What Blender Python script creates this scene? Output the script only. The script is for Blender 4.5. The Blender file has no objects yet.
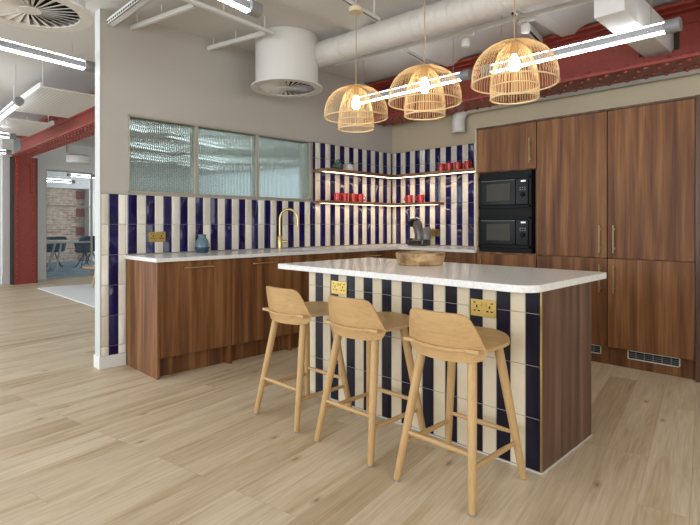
import bpy, bmesh, math, random
from mathutils import Vector, Matrix
random.seed(7)
S = bpy.context.scene
COL = S.collection
pi = math.pi

# ------------------------------------------------------------------ camera
HC = 1.1775
cam_d = bpy.data.cameras.new('camera'); cam = bpy.data.objects.new('camera', cam_d); COL.objects.link(cam)
cam.location = (-5.1275, -4.3596, HC)
cam.rotation_euler = (pi/2, 0, -0.78354)
cam_d.sensor_width = 36; cam_d.lens = 509.556/700*36
cam_d.shift_y = -38.2/700
cam_d.clip_end = 100
S.camera = cam

# ------------------------------------------------------------------ world, light, exposure
W = bpy.data.worlds.new('world'); S.world = W; W.use_nodes = True
W.node_tree.nodes['Background'].inputs[0].default_value = (0.80, 0.90, 1.0, 1)
W.node_tree.nodes['Background'].inputs[1].default_value = 0.9
S.view_settings.view_transform = 'Standard'; S.view_settings.look = 'None'
S.view_settings.gamma = 1; S.view_settings.use_curve_mapping = False
S.view_settings.exposure = 0.35
S.cycles.use_denoising = True
S.cycles.max_bounces = 10; S.cycles.diffuse_bounces = 4; S.cycles.glossy_bounces = 4
S.cycles.transmission_bounces = 8; S.cycles.transparent_max_bounces = 24
S.cycles.caustics_reflective = False; S.cycles.caustics_refractive = False
S.cycles.sample_clamp_indirect = 4.0
TUBE_E = 12.0      # strength of the LED tubes
BULB_E = 30.0
SHELF_E = 7.5

G10_ = math.radians(10.2)
def area(name, loc, rot, sx, sy, power, color=(1,1,1)):
    d = bpy.data.lights.new(name, 'AREA'); d.shape = 'RECTANGLE'; d.size = sx; d.size_y = sy
    d.energy = power; d.color = color
    o = bpy.data.objects.new(name, d); COL.objects.link(o); o.location = loc; o.rotation_euler = rot
    return o
# daylight entering through the window wall on the left and behind the camera, plus a meeting-room fill
area('daylight_and_fill', (-9.3, -3.2, 1.7), (0, -pi/2, 0), 2.0, 7.0, 165, (0.90, 0.95, 1.0))
area('daylight_and_fill', (-4.6, -7.8, 1.7), (pi/2, 0, 0), 6.0, 2.0, 60, (1.0, 0.98, 0.95))
area('daylight_and_fill', (2.3, 11.2, 1.5), (0, pi/2, G10_), 1.8, 3.0, 70, (0.85, 0.94, 1.0))  # fill light added to brighten the meeting room; no window in this wall
area('daylight_and_fill', (-9.3, 5.0, 1.7), (0, -pi/2, 0), 2.0, 6.0, 260, (0.82, 0.91, 1.0))

# ------------------------------------------------------------------ materials
def mat(name, color=(.8,.8,.8), rough=.5, metal=0.0, **kw):
    m = bpy.data.materials.new(name); m.use_nodes = True
    b = m.node_tree.nodes['Principled BSDF']
    b.inputs['Base Color'].default_value = (*color, 1)
    b.inputs['Roughness'].default_value = rough
    b.inputs['Metallic'].default_value = metal
    for k, v in kw.items():
        b.inputs[k.replace('_', ' ')].default_value = v
    return m
def nd(m, t, **kw):
    n = m.node_tree.nodes.new(t)
    for k, v in kw.items(): setattr(n, k, v)
    return n
def lk(m, a, b): m.node_tree.links.new(a, b)
def ramp(m, stops):
    r = nd(m, 'ShaderNodeValToRGB'); e = r.color_ramp.elements
    while len(e) < len(stops): e.new(0.5)
    for x, (p, c) in zip(e, stops): x.position = p; x.color = (*c, 1)
    return r
def coords(m, scale=(1,1,1), rot=(0,0,0), rnd=True, world=False):
    tc = nd(m, 'ShaderNodeTexCoord'); src = tc.outputs['Object']
    if world:
        g = nd(m, 'ShaderNodeNewGeometry'); src = g.outputs['Position']
    if rnd and not world:
        oi = nd(m, 'ShaderNodeObjectInfo'); mu = nd(m, 'ShaderNodeVectorMath', operation='SCALE')
        cx = nd(m, 'ShaderNodeCombineXYZ')
        for i in range(3): lk(m, oi.outputs['Random'], cx.inputs[i])
        lk(m, cx.outputs[0], mu.inputs[0]); mu.inputs['Scale'].default_value = 13.7
        ad = nd(m, 'ShaderNodeVectorMath', operation='ADD')
        lk(m, src, ad.inputs[0]); lk(m, mu.outputs[0], ad.inputs[1]); src = ad.outputs[0]
    mp = nd(m, 'ShaderNodeMapping'); lk(m, src, mp.inputs[0])
    mp.inputs['Scale'].default_value = scale; mp.inputs['Rotation'].default_value = rot
    return mp.outputs[0]
def noise(m, vec, scale=5, detail=4, rough=.5, dist=0):
    n = nd(m, 'ShaderNodeTexNoise'); lk(m, vec, n.inputs['Vector'])
    n.inputs['Scale'].default_value = scale; n.inputs['Detail'].default_value = detail
    n.inputs['Roughness'].default_value = rough; n.inputs['Distortion'].default_value = dist
    return n.outputs['Fac']
def bump(m, h, strength=.2, dist=.01):
    b = nd(m, 'ShaderNodeBump'); b.inputs['Strength'].default_value = strength; b.inputs['Distance'].default_value = dist
    lk(m, h, b.inputs['Height']); lk(m, b.outputs[0], m.node_tree.nodes['Principled BSDF'].inputs['Normal'])
def mix(m, fac, a, b, mode='MIX'):
    x = nd(m, 'ShaderNodeMix', data_type='RGBA', blend_type=mode)
    for v, i in ((fac, 0), (a, 6), (b, 7)):
        if hasattr(v, 'is_linked'): lk(m, v, x.inputs[i])
        else: x.inputs[i].default_value = v if i == 0 else (*v, 1)
    return x.outputs[2]
def wood(name, dark, midc, light, axis, band=7.0, fine=60.0, rough=.45, rnd=True, contrast=1.0, dist=.6, g=.8):
    m = mat(name, midc, rough, Specular_IOR_Level=.3)
    s = [1.0, 1.0, 1.0]; s[axis] = 0.05
    v = coords(m, s, rnd=rnd)
    n1 = noise(m, v, band, 3, .5, dist)
    s2 = [1.0, 1.0, 1.0]; s2[axis] = 0.035
    v2 = coords(m, s2, rnd=rnd)
    n2 = noise(m, v2, fine, 4, .6, .2)
    h = .13/contrast
    r1 = ramp(m, [(.5-h*1.4, dark), (.5, midc), (.5+h, light)])
    lk(m, n1, r1.inputs[0])
    r2 = ramp(m, [(.3, (.62,.60,.58)), (.55, (1,1,1)), (.75, (1.0,1.0,1.0))]); lk(m, n2, r2.inputs[0])
    c = mix(m, g, r1.outputs[0], r2.outputs[0], 'MULTIPLY')
    lk(m, c, m.node_tree.nodes['Principled BSDF'].inputs['Base Color'])
    bump(m, n2, .05, .003)
    return m
WALNUT = wood('walnut_vertical', (.110,.041,.016), (.190,.079,.028), (.275,.125,.047), 2, 13, 70, .5, contrast=1.05, dist=.3)
WALNUT_X = wood('walnut_along_x', (.16,.07,.03), (.30,.15,.07), (.42,.23,.12), 0, 8, 60, .4)
WALNUT_GREY = wood('walnut_vertical_cool_shade', (.065,.031,.020), (.120,.061,.040), (.18,.098,.066), 2, 13, 70, .4, contrast=.85, dist=.25)  # same walnut, with cooler light and shade put into its colour
OAK = wood('oak_veneer', (.475,.295,.128), (.525,.335,.152), (.57,.375,.178), 1, 14, 90, .42, contrast=.5, dist=.2, g=.4)
OAK_Z = wood('oak_leg', (.475,.295,.128), (.525,.335,.152), (.57,.375,.178), 2, 14, 90, .42, contrast=.5, dist=.2, g=.4)
BOWLW = wood('mango_wood', (.16,.085,.035), (.36,.22,.10), (.56,.38,.20), 0, 13, 50, .4)

def floor_mat():
    m = mat('oak_floor_planks', (.6,.5,.4), .42)
    v = coords(m, (1,1,1), (0,0,-math.radians(10.2)), world=True)
    br = nd(m, 'ShaderNodeTexBrick'); lk(m, v, br.inputs['Vector'])
    br.offset = .37; br.offset_frequency = 3; br.squash = 1
    br.inputs['Color1'].default_value = (0,0,0,1); br.inputs['Color2'].default_value = (1,1,1,1)
    br.inputs['Mortar'].default_value = (.5,.5,.5,1)
    br.inputs['Scale'].default_value = 1; br.inputs['Mortar Size'].default_value = .0012
    br.inputs['Mortar Smooth'].default_value = 0; br.inputs['Bias'].default_value = 0
    br.inputs['Brick Width'].default_value = 1.42; br.inputs['Row Height'].default_value = .185
    # grain, offset per plank
    sc = nd(m, 'ShaderNodeVectorMath', operation='SCALE'); lk(m, br.outputs['Color'], sc.inputs[0]); sc.inputs['Scale'].default_value = 9
    ad = nd(m, 'ShaderNodeVectorMath', operation='ADD'); lk(m, v, ad.inputs[0]); lk(m, sc.outputs[0], ad.inputs[1])
    mp = nd(m, 'ShaderNodeMapping'); lk(m, ad.outputs[0], mp.inputs[0]); mp.inputs['Scale'].default_value = (.10,1,1)
    n1 = noise(m, mp.outputs[0], 10, 5, .6, .9)
    mp2 = nd(m, 'ShaderNodeMapping'); lk(m, ad.outputs[0], mp2.inputs[0]); mp2.inputs['Scale'].default_value = (.04,1,1)
    n2 = noise(m, mp2.outputs[0], 90, 3, .6)
    base = ramp(m, [(0, (.49,.375,.24)), (.14, (.62,.50,.345)), (.7, (.665,.55,.39)), (1, (.70,.59,.43))])
    lk(m, br.outputs['Color'], base.inputs[0])
    g1 = ramp(m, [(.30, (.74,.66,.55)), (.42, (.91,.875,.81)), (.52, (1,1,1)), (.70, (1.08,1.07,1.06))]); lk(m, n1, g1.inputs[0])
    g2 = ramp(m, [(.3, (.82,.81,.80)), (.6, (1,1,1))]); lk(m, n2, g2.inputs[0])
    c = mix(m, 1, base.outputs[0], g1.outputs[0], 'MULTIPLY'); c = mix(m, 1, c, g2.outputs[0], 'MULTIPLY')
    # knots
    mp3 = nd(m, 'ShaderNodeMapping'); lk(m, v, mp3.inputs[0]); mp3.inputs['Scale'].default_value = (1.1,2.6,1)
    vo = nd(m, 'ShaderNodeTexVoronoi', voronoi_dimensions='2D'); lk(m, mp3.outputs[0], vo.inputs['Vector']); vo.inputs['Scale'].default_value = 1.0
    kr = ramp(m, [(.008, (.42,.34,.28)), (.025, (.78,.72,.66)), (.06, (1,1,1))]); lk(m, vo.outputs['Distance'], kr.inputs[0])
    c = mix(m, .9, c, kr.outputs[0], 'MULTIPLY')
    c = mix(m, br.outputs['Fac'], c, (.46,.37,.26))
    b = m.node_tree.nodes['Principled BSDF']; lk(m, c, b.inputs['Base Color'])
    bump(m, n2, .04, .002)
    return m
FLOOR = floor_mat()

def plaster(name, c, rough=.75):
    m = mat(name, c, rough); v = coords(m, rnd=False, world=True)
    n = noise(m, v, 40, 4, .6); bump(m, n, .06, .004); return m
WALLP = plaster('wall_paint_greige', (.505,.475,.43))
WALLB = plaster('wall_paint_warm_glow', (.55,.465,.325))  # the pendants' warm glow on the right wall is put into this tan
WHITE = plaster('white_paint', (.74,.73,.71), .6)
CEIL = plaster('ceiling_paint', (.62,.605,.58), .8)
def glaze(name, c1, c2, rough, bs=.3):
    m = mat(name, c1, rough, Specular_IOR_Level=.5 if bs > .1 else .3)
    v = coords(m, rnd=False, world=True)
    n = noise(m, v, 7, 2, .5, .3)
    r = ramp(m, [(.3, c1), (.7, c2)]); lk(m, n, r.inputs[0]); lk(m, r.outputs[0], m.node_tree.nodes['Principled BSDF'].inputs['Base Color'])
    n2 = noise(m, v, 14, 2, .5); bump(m, n2, bs, .006)
    return m
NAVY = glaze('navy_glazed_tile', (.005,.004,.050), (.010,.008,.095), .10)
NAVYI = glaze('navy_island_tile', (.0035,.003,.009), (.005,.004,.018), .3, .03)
CREAMI = glaze('cream_tile_warm_bounce', (.66,.565,.41), (.72,.63,.47), .28, .03)  # warm bounce from stools and pendants is tinted into this cream
CREAM = glaze('cream_glazed_tile', (.76,.72,.63), (.83,.79,.71), .16)
GROUT = mat('grout', (.34,.31,.27), .9)
def terrazzo():
    m = mat('speckled_quartz', (.75,.75,.74), .22)
    v = coords(m, rnd=False, world=True)
    vo = nd(m, 'ShaderNodeTexVoronoi'); lk(m, v, vo.inputs['Vector']); vo.inputs['Scale'].default_value = 95
    r = ramp(m, [(.0, (.45,.43,.41)), (.13, (.68,.67,.65)), (.20, (.84,.84,.83))]); lk(m, vo.outputs['Distance'], r.inputs[0])
    n = noise(m, v, 60, 2, .5); r2 = ramp(m, [(.35, (.90,.89,.88)), (.6, (1,1,1))]); lk(m, n, r2.inputs[0])
    c = mix(m, 1, r.outputs[0], r2.outputs[0], 'MULTIPLY'); lk(m, c, m.node_tree.nodes['Principled BSDF'].inputs['Base Color'])
    return m
QUARTZ = terrazzo()
BRASS = mat('brushed_brass', (.62,.47,.20), .28, 1.0)
BRASSD = mat('aged_brass', (.33,.25,.13), .4, 1.0)
BRASSP = mat('gold_plate', (.55,.39,.12), .35, .9)
GREIGE = mat('greige_metal_frame', (.42,.39,.32), .45, .2)
BLACK = mat('black_plastic', (.012,.012,.012), .45, Specular_IOR_Level=.12)
BLACKG = mat('black_glass', (.010,.010,.009), .2, Specular_IOR_Level=.08)
WINDOWG = mat('oven_window_glass', (.075,.072,.060), .4, Specular_IOR_Level=.1)
DARKG = mat('dark_gap', (.01,.01,.01), .8)
STEEL = mat('brushed_steel', (.55,.55,.55), .3, 1.0)
GREYPL = mat('grey_plastic_cap', (.25,.25,.25), .4)
RED = mat('red_glazed_ceramic', (.62,.030,.028), .18)
GREENC = mat('dark_green_ceramic', (.055,.10,.085), .2)
WHITEC = mat('white_ceramic', (.62,.62,.58), .25)
BLUEC = mat('blue_grey_ceramic', (.12,.20,.26), .3)
BLUEC2 = mat('deep_blue_glaze', (.035,.075,.12), .25)
def steelred():
    m = mat('oxide_red_paint', (.30,.045,.028), .42); v = coords(m, rnd=False, world=True)
    n = noise(m, v, 30, 3, .5); r = ramp(m, [(.3, (.25,.038,.024)), (.7, (.31,.052,.033))]); lk(m, n, r.inputs[0])
    lk(m, r.outputs[0], m.node_tree.nodes['Principled BSDF'].inputs['Base Color']); bump(m, n, .15, .006); return m
REDP = steelred()
def duct_mat():
    m = mat('painted_spiral_duct', (.63,.60,.56), .5); tc = coords(m, (1,1,1), rnd=False)
    w = nd(m, 'ShaderNodeTexNoise'); mp = nd(m, 'ShaderNodeMapping'); lk(m, tc, mp.inputs[0]); mp.inputs['Scale'].default_value = (1.5,12,1.5)
    lk(m, mp.outputs[0], w.inputs['Vector']); w.inputs['Scale'].default_value = 1.6; w.inputs['Detail'].default_value = 2; w.inputs['Distortion'].default_value = .8
    bump(m, w.outputs['Fac'], .6, .03); return m
DUCTM = duct_mat()
def emis(name, c, s):
    m = mat(name, (0,0,0), .5); b = m.node_tree.nodes['Principled BSDF']
    b.inputs['Emission Color'].default_value = (*c, 1); b.inputs['Emission Strength'].default_value = s; return m
TUBE = emis('led_tube_light', (.90,.96,1.0), TUBE_E)
BULB = emis('warm_bulb_light', (1.0,.80,.52), BULB_E)
STRIP = emis('warm_shelf_led', (1.0,.74,.52), SHELF_E)
DISPLAY = emis('lit_display', (.8,.9,1.0), 1.2)
def clear(name, c, alpha, rough=.05):
    m = mat(name, c, rough); m.node_tree.nodes['Principled BSDF'].inputs['Alpha'].default_value = alpha; return m
CLEAR = clear('clear_tube', (.70,.72,.75), .22, .1)
PANE = clear('partition_glass', (.55,.75,.80), .06, .03)
REED = mat('reeded_glass', (.50,.60,.56), .02, IOR=1.3, Transmission_Weight=1.0)
BAMBOO = mat('bamboo_cane', (.72,.52,.28), .5)
BAMB = BAMBOO.node_tree.nodes['Principled BSDF']
BAMBR = mat('bamboo_hoop', (.74,.58,.36), .5)
CORD = mat('gold_cord', (.45,.31,.14), .6)
CANOPY = mat('cream_canopy', (.66,.56,.36), .5)
NAVYF = mat('navy_fabric', (.010,.022,.07), .85)
def brickm():
    m = mat('old_brick', (.4,.2,.15), .7); v = coords(m, (1,1,1), (pi/2,0,0), rnd=False)
    b = nd(m, 'ShaderNodeTexBrick'); lk(m, v, b.inputs['Vector'])
    b.inputs['Color1'].default_value = (.36,.20,.13,1); b.inputs['Color2'].default_value = (.60,.46,.36,1); b.inputs['Mortar'].default_value = (.55,.50,.44,1)
    b.inputs['Scale'].default_value = 1; b.inputs['Brick Width'].default_value = .225; b.inputs['Row Height'].default_value = .075; b.inputs['Mortar Size'].default_value = .012
    n = noise(m, v, 9, 4, .6); r = ramp(m, [(.3, (.6,.55,.5)), (.7, (1.2,1.15,1.1))]); lk(m, n, r.inputs[0])
    c = mix(m, 1, b.outputs['Color'], r.outputs[0], 'MULTIPLY'); lk(m, c, m.node_tree.nodes['Principled BSDF'].inputs['Base Color'])
    return m
BRICK = brickm()
def carpetm():
    m = mat('blue_carpet', (.10,.16,.22), .95); v = coords(m, rnd=False, world=True)
    n = noise(m, v, 3, 6, .7); r = ramp(m, [(.35, (.06,.10,.15)), (.65, (.26,.33,.38))]); lk(m, n, r.inputs[0])
    lk(m, r.outputs[0], m.node_tree.nodes['Principled BSDF'].inputs['Base Color']); return m
CARPET = carpetm()
def rugm():
    m = mat('white_rug', (.84,.85,.86), .95); v = coords(m, rnd=False, world=True); n = noise(m, v, 120, 3, .6); bump(m, n, .5, .01); return m
RUGM = rugm()
def perf():
    m = mat('perforated_white_metal', (.72,.71,.69), .5); v = coords(m, rnd=False, world=True)
    vo = nd(m, 'ShaderNodeTexVoronoi'); lk(m, v, vo.inputs['Vector']); vo.inputs['Scale'].default_value = 26; vo.inputs['Randomness'].default_value = 0
    r = ramp(m, [(.22, (.40,.39,.38)), (.30, (.74,.73,.71))]); lk(m, vo.outputs['Distance'], r.inputs[0])
    lk(m, r.outputs[0], m.node_tree.nodes['Principled BSDF'].inputs['Base Color']); return m
PERF = perf()

# ------------------------------------------------------------------ mesh builder
class MB:
    def __init__(s): s.v = []; s.f = []; s.m = []
    def add(s, vs, fs, mi=0):
        o = len(s.v); s.v += [tuple(p) for p in vs]; s.f += [tuple(i+o for i in f) for f in fs]; s.m += [mi]*len(fs); return s
    def box(s, a, b, mi=0):
        x0,x1 = sorted((a[0],b[0])); y0,y1 = sorted((a[1],b[1])); z0,z1 = sorted((a[2],b[2]))
        vs = [(x0,y0,z0),(x1,y0,z0),(x1,y1,z0),(x0,y1,z0),(x0,y0,z1),(x1,y0,z1),(x1,y1,z1),(x0,y1,z1)]
        return s.add(vs, [(3,2,1,0),(4,5,6,7),(0,1,5,4),(1,2,6,5),(2,3,7,6),(3,0,4,7)], mi)
    def tube(s, pts, r, n=12, mi=0, cap=True, closed=False):
        pts = [Vector(p) for p in pts]; N = len(pts)
        rr = r if isinstance(r, (list, tuple)) else [r]*N
        vs = []; prev = None
        for i, p in enumerate(pts):
            if closed: t = pts[(i+1) % N]-pts[i-1]
            else: t = pts[min(i+1, N-1)]-pts[max(i-1, 0)]
            t.normalize()
            if prev is None:
                a = Vector((0,0,1)) if abs(t.z) < .9 else Vector((1,0,0)); u = t.cross(a).normalized()
            else: u = (prev-t*prev.dot(t)).normalized()
            prev = u; w = t.cross(u)
            for k in range(n):
                an = 2*pi*k/n; vs.append(p+(u*math.cos(an)+w*math.sin(an))*rr[i])
        fs = []
        M = N if closed else N-1
        for i in range(M):
            j = (i+1) % N
            for k in range(n):
                k2 = (k+1) % n; fs.append((i*n+k, i*n+k2, j*n+k2, j*n+k))
        if cap and not closed:
            fs.append(tuple(range(n-1,-1,-1))); fs.append(tuple((N-1)*n+k for k in range(n)))
        return s.add(vs, fs, mi)
    def cyl(s, a, b, r, r2=None, n=24, mi=0): return s.tube([a, b], [r, r if r2 is None else r2], n, mi)
    def lathe(s, prof, c=(0,0,0), n=32, mi=0, cap=True):
        vs = []; fs = []
        for r, z in prof:
            for k in range(n):
                an = 2*pi*k/n; vs.append((c[0]+r*math.cos(an), c[1]+r*math.sin(an), c[2]+z))
        for i in range(len(prof)-1):
            for k in range(n):
                k2 = (k+1) % n; fs.append((i*n+k, i*n+k2, (i+1)*n+k2, (i+1)*n+k))
        if cap and prof[0][0] > 1e-5: fs.append(tuple(range(n-1,-1,-1)))
        if cap and prof[-1][0] > 1e-5: fs.append(tuple((len(prof)-1)*n+k for k in range(n)))
        return s.add(vs, fs, mi)
    def prism(s, poly, z0, z1, mi=0):
        n = len(poly); vs = [(x,y,z0) for x,y in poly]+[(x,y,z1) for x,y in poly]
        return s.add(vs, [tuple(range(n-1,-1,-1)), tuple(range(n,2*n))]+[(i,(i+1)%n,n+(i+1)%n,n+i) for i in range(n)], mi)
    def shell(s, G, th, mi=0):
        R = len(G); Cn = len(G[0]); P = [[Vector(p) for p in row] for row in G]
        def nr(i, j):
            a = P[min(i+1,R-1)][j]-P[max(i-1,0)][j]; b = P[i][min(j+1,Cn-1)]-P[i][max(j-1,0)]
            n = a.cross(b); return n.normalized() if n.length > 1e-9 else Vector((1,0,0))
        N = [[nr(i,j) for j in range(Cn)] for i in range(R)]
        vs = [P[i][j]+N[i][j]*th/2 for i in range(R) for j in range(Cn)]+[P[i][j]-N[i][j]*th/2 for i in range(R) for j in range(Cn)]
        o = R*Cn; fs = []
        for i in range(R-1):
            for j in range(Cn-1):
                a,b,c,d = i*Cn+j, i*Cn+j+1, (i+1)*Cn+j+1, (i+1)*Cn+j
                fs.append((a,d,c,b)); fs.append((o+a,o+b,o+c,o+d))
        bd = [(0,j) for j in range(Cn)]+[(i,Cn-1) for i in range(1,R)]+[(R-1,j) for j in range(Cn-2,-1,-1)]+[(i,0) for i in range(R-2,0,-1)]
        for k in range(len(bd)):
            a = bd[k][0]*Cn+bd[k][1]; b = bd[(k+1)%len(bd)]; b = b[0]*Cn+b[1]
            fs.append((a,b,o+b,o+a))
        return s.add(vs, fs, mi)
def wloc(o):
    v = Vector((0,0,0))
    while o is not None: v += o.location; o = o.parent
    return v
def obj(name, mb, mats, parent=None, bevel=0, smooth=True, at=None, seg=2):
    """link one mesh; vertices are given in world coordinates; the origin is the parent's, or `at`"""
    off = wloc(parent) if parent is not None else Vector(at or (0,0,0))
    me = bpy.data.meshes.new(name); me.from_pydata([tuple(Vector(v)-off) for v in mb.v], [], mb.f)
    ms = mats if isinstance(mats, (list, tuple)) else [mats]
    for m in ms: me.materials.append(m)
    if len(ms) > 1: me.polygons.foreach_set('material_index', mb.m)
    bm = bmesh.new(); bm.from_mesh(me); bmesh.ops.remove_doubles(bm, verts=bm.verts, dist=1e-6)
    bmesh.ops.recalc_face_normals(bm, faces=bm.faces); bm.to_mesh(me); bm.free()
    if smooth:
        me.polygons.foreach_set('use_smooth', [True]*len(me.polygons)); me.set_sharp_from_angle(angle=math.radians(38))
    o = bpy.data.objects.new(name, me); COL.objects.link(o)
    if parent is not None: o.parent = parent
    else: o.location = off
    if bevel:
        b = o.modifiers.new('bevel', 'BEVEL'); b.width = bevel; b.segments = seg; b.limit_method = 'ANGLE'; b.angle_limit = math.radians(40)
    return o
def tag(o, label, cat, group=None, kind=None):
    o['label'] = label; o['category'] = cat
    if group: o['group'] = group
    if kind: o['kind'] = kind
    return o
def thing(name, label, cat, loc=(0,0,0), group=None):
    o = bpy.data.objects.new(name, None); COL.objects.link(o); o.location = loc; o.empty_display_size = .1
    return tag(o, label, cat, group)
def struct(name, mb, m, **kw):
    o = obj(name, mb, m, **kw); o['kind'] = 'structure'; return o
def dup(root, loc, label=None, rotz=None):
    r = root.copy(); COL.objects.link(r); r.location = loc
    if label: r['label'] = label
    if rotz is not None: r.rotation_euler = (0,0,rotz)
    for ch in list(root.children):
        c = ch.copy(); COL.objects.link(c); c.parent = r
        for g in list(ch.children):
            d = g.copy(); COL.objects.link(d); d.parent = c
    return r
G10 = math.radians(10.2); GX = Vector((math.cos(G10), math.sin(G10), 0)); GY = Vector((-math.sin(G10), math.cos(G10), 0))
def gbox(mb, P0, u0, u1, v0, v1, z0, z1, mi=0):
    """box aligned to the building grid (rotated 10 deg) around point P0"""
    P = Vector((P0[0], P0[1], 0)); vs = []
    for z in (z0, z1):
        for u, v in ((u0,v0),(u1,v0),(u1,v1),(u0,v1)):
            q = P+GX*u+GY*v; vs.append((q.x, q.y, z))
    return mb.add(vs, [(3,2,1,0),(4,5,6,7),(0,1,5,4),(1,2,6,5),(2,3,7,6),(3,0,4,7)], mi)

# ================================================================== STRUCTURE
struct('floor', MB().box((-9.5,-8,-.1),(7,16,0)), FLOOR)
CZ = 2.93
struct('ceiling', MB().box((-9.5,-8,CZ),(7,16,CZ+.1)), CEIL)
# kitchen back wall with an opening for the interior window
wx0, wx1, wz0, wz1 = -3.425, -1.400, 1.441, 2.106
XL = -3.645
wb = MB()
wb.box((XL,0,0),(0,.11,wz0)); wb.box((XL,0,wz1),(0,.11,CZ)); wb.box((XL,0,wz0),(wx0,.11,wz1)); wb.box((wx1,0,wz0),(0,.11,wz1))
struct('wall_back', wb, WALLP)
struct('wall_right', MB().box((0,-8,0),(.12,.11,CZ)), WALLB)
struct('wall_rear', MB().box((-9.5,-8.12,0),(.12,-8,.8)).box((-9.5,-8.12,2.6),(.12,-8,CZ)).box((-1.3,-8.12,.8),(.12,-8,2.6)).box((-9.5,-8.12,.8),(-8,-8,2.6)), WHITE)
wl = MB().box((-9.62,-8.12,0),(-9.5,16,.7)).box((-9.62,-8.12,2.7),(-9.5,16,CZ))
for y in (-8,-5,-2,1,4,7,10,13,15.7): wl.box((-9.62,y-.12,.7),(-9.5,y+.3,2.7))
struct('wall_left', wl, WHITE)
bb = MB().box((XL-.012,-.012,0),(-3.442,0,.1025)).box((XL-.012,0,0),(XL,.122,.1025))
struct('baseboard_back', bb, WHITE, bevel=.003)
struct('trim_1', MB().box((XL-.004,-.004,.1025),(XL,.11,CZ)), plaster('wall_end_paint', (.58,.59,.58), .6))     # white painted wall end

# --- tiles
P = .15427; HP = P/2
def tile_field(mb, cols, regions, org, ud, nd_, zo=0.0):
    """cols: (u0,u1,mat) ; regions: (u0,u1,z0,z1); tiles are slightly domed boxes standing out along nd_"""
    org = Vector(org); ud = Vector(ud); nn = Vector(nd_)
    g = .0014; t = .007; e = .0035
    for (a, b, mi) in cols:
        for k in range(-1, 12):
            z0 = zo+.25*k; z1 = z0+.25
            for (u0,u1,r0,r1) in regions:
                x0 = max(a,u0)+g; x1 = min(b,u1)-g; y0 = max(z0,r0)+g; y1 = min(z1,r1)-g
                if x1-x0 < .006 or y1-y0 < .01: continue
                j = [random.uniform(-.0008,.0008) for _ in range(4)]
                def p(u, z, h): q = org+ud*u+nn*h; return (q.x, q.y, z)
                vs = [p(x0,y0,0),p(x1,y0,0),p(x1,y1,0),p(x0,y1,0),
                      p(x0,y0,t*.6),p(x1,y0,t*.6),p(x1,y1,t*.6),p(x0,y1,t*.6),
                      p(x0+e,y0+e,t+j[0]),p(x1-e,y0+e,t+j[1]),p(x1-e,y1-e,t+j[2]),p(x0+e,y1-e,t+j[3])]
                fs = [(0,1,5,4),(1,2,6,5),(2,3,7,6),(3,0,4,7),(4,5,9,8),(5,6,10,9),(6,7,11,10),(7,4,8,11),(8,9,10,11)]
                mb.add(vs, fs, mi)
ZO = 1.1775-5*.25
cols = []
for n in range(-1, 24):
    s0 = -(.0327+P*(23-n)); cols.append((s0, min(s0+HP,0), 0)); cols.append((s0+HP, s0+P, 1))
RA = [(XL+.002,-3.442,.1025,1.4285),(-3.442,-1.385,.92,1.4285),(-1.385,-.001,.92,2.105)]
tm = MB(); tile_field(tm, cols, RA, (0,-.0015,0), (1,0,0), (0,-1,0), ZO)
for r in RA: tm.box((r[0],-.0035,r[2]),(r[1],0,r[3]),2)
o = obj('tile_cladding', tm, [NAVY, CREAM, GROUT], parent=bpy.data.objects['wall_back'])
cols = []
for n in range(-1, 12):
    s0 = .0716+P*n; cols.append((s0, s0+HP, 0)); cols.append((max(s0+HP,0), s0+P, 1))
RB = [(.009,1.64,.92,2.105)]
tm = MB(); tile_field(tm, cols, RB, (-.0015,0,0), (0,-1,0), (-1,0,0), ZO)
tm.box((-.0035,-1.64,.92),(0,-.009,2.105),2)
obj('tile_cladding', tm, [NAVY, CREAM, GROUT], parent=bpy.data.objects['wall_right'])
et = MB().box((XL-.001,-.0105,.1025),(XL+.003,0,1.4285)).box((XL,-.0105,1.4285),(wx0,0,1.432)).box((-1.392,-.0105,1.4285),(-1.385,0,2.11)).box((-1.392,-.0105,2.105),(-.001,0,2.11))
struct('trim_2', et, GREIGE)
struct('trim_3', MB().box((-.0105,-1.6,2.105),(0,-.009,2.11)), GREIGE)

# --- interior window with reeded glass
fr = MB(); fw = .028
fr.box((wx0,-.012,wz0),(wx1,.112,wz0+fw*.7)); fr.box((wx0,-.012,wz1-fw*.6),(wx1,.112,wz1)); fr.box((wx0,-.012,wz0),(wx0+fw*.5,.112,wz1)); fr.box((wx1-fw,-.012,wz0),(wx1,.112,wz1))
mull = (-2.800, -2.125)
for x in mull: fr.box((x-.017,-.010,wz0),(x+.017,.06,wz1))
win = thing('window_1', 'x', 'window', (wx0, 0, wz0)); del win['label']; del win['category']; win['kind'] = 'structure'
obj('window_frame', fr, GREIGE, win, bevel=.002)
ed = [wx0+.012, mull[0], mull[1], wx1-.012]
for i in range(3):
    x0, x1 = ed[i]+.012, ed[i+1]-.012; n = int((x1-x0)/.0165)*6; G = []
    vf = []; vb = []
    for k in range(n+1):
        x = x0+(x1-x0)*k/n; dy = .006*abs(math.sin(pi*k/6))
        vf += [(x, .022-dy, wz0+.015), (x, .022-dy, wz1-.012)]; vb += [(x, .026, wz0+.015), (x, .026, wz1-.012)]
    nv = len(vf); fs = []
    for k in range(n):
        a = 2*k; fs.append((a,a+2,a+3,a+1)); fs.append((nv+a,nv+a+1,nv+a+3,nv+a+2))
    fs += [(0,1,nv+1,nv), (2*n,nv+2*n,nv+2*n+1,2*n+1)]
    for k in range(n):
        a = 2*k; fs.append((a,nv+a,nv+a+2,a+2)); fs.append((a+1,a+3,nv+a+3,nv+a+1))
    obj('pane', MB().add(vf+vb, fs), REED, win)

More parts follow.
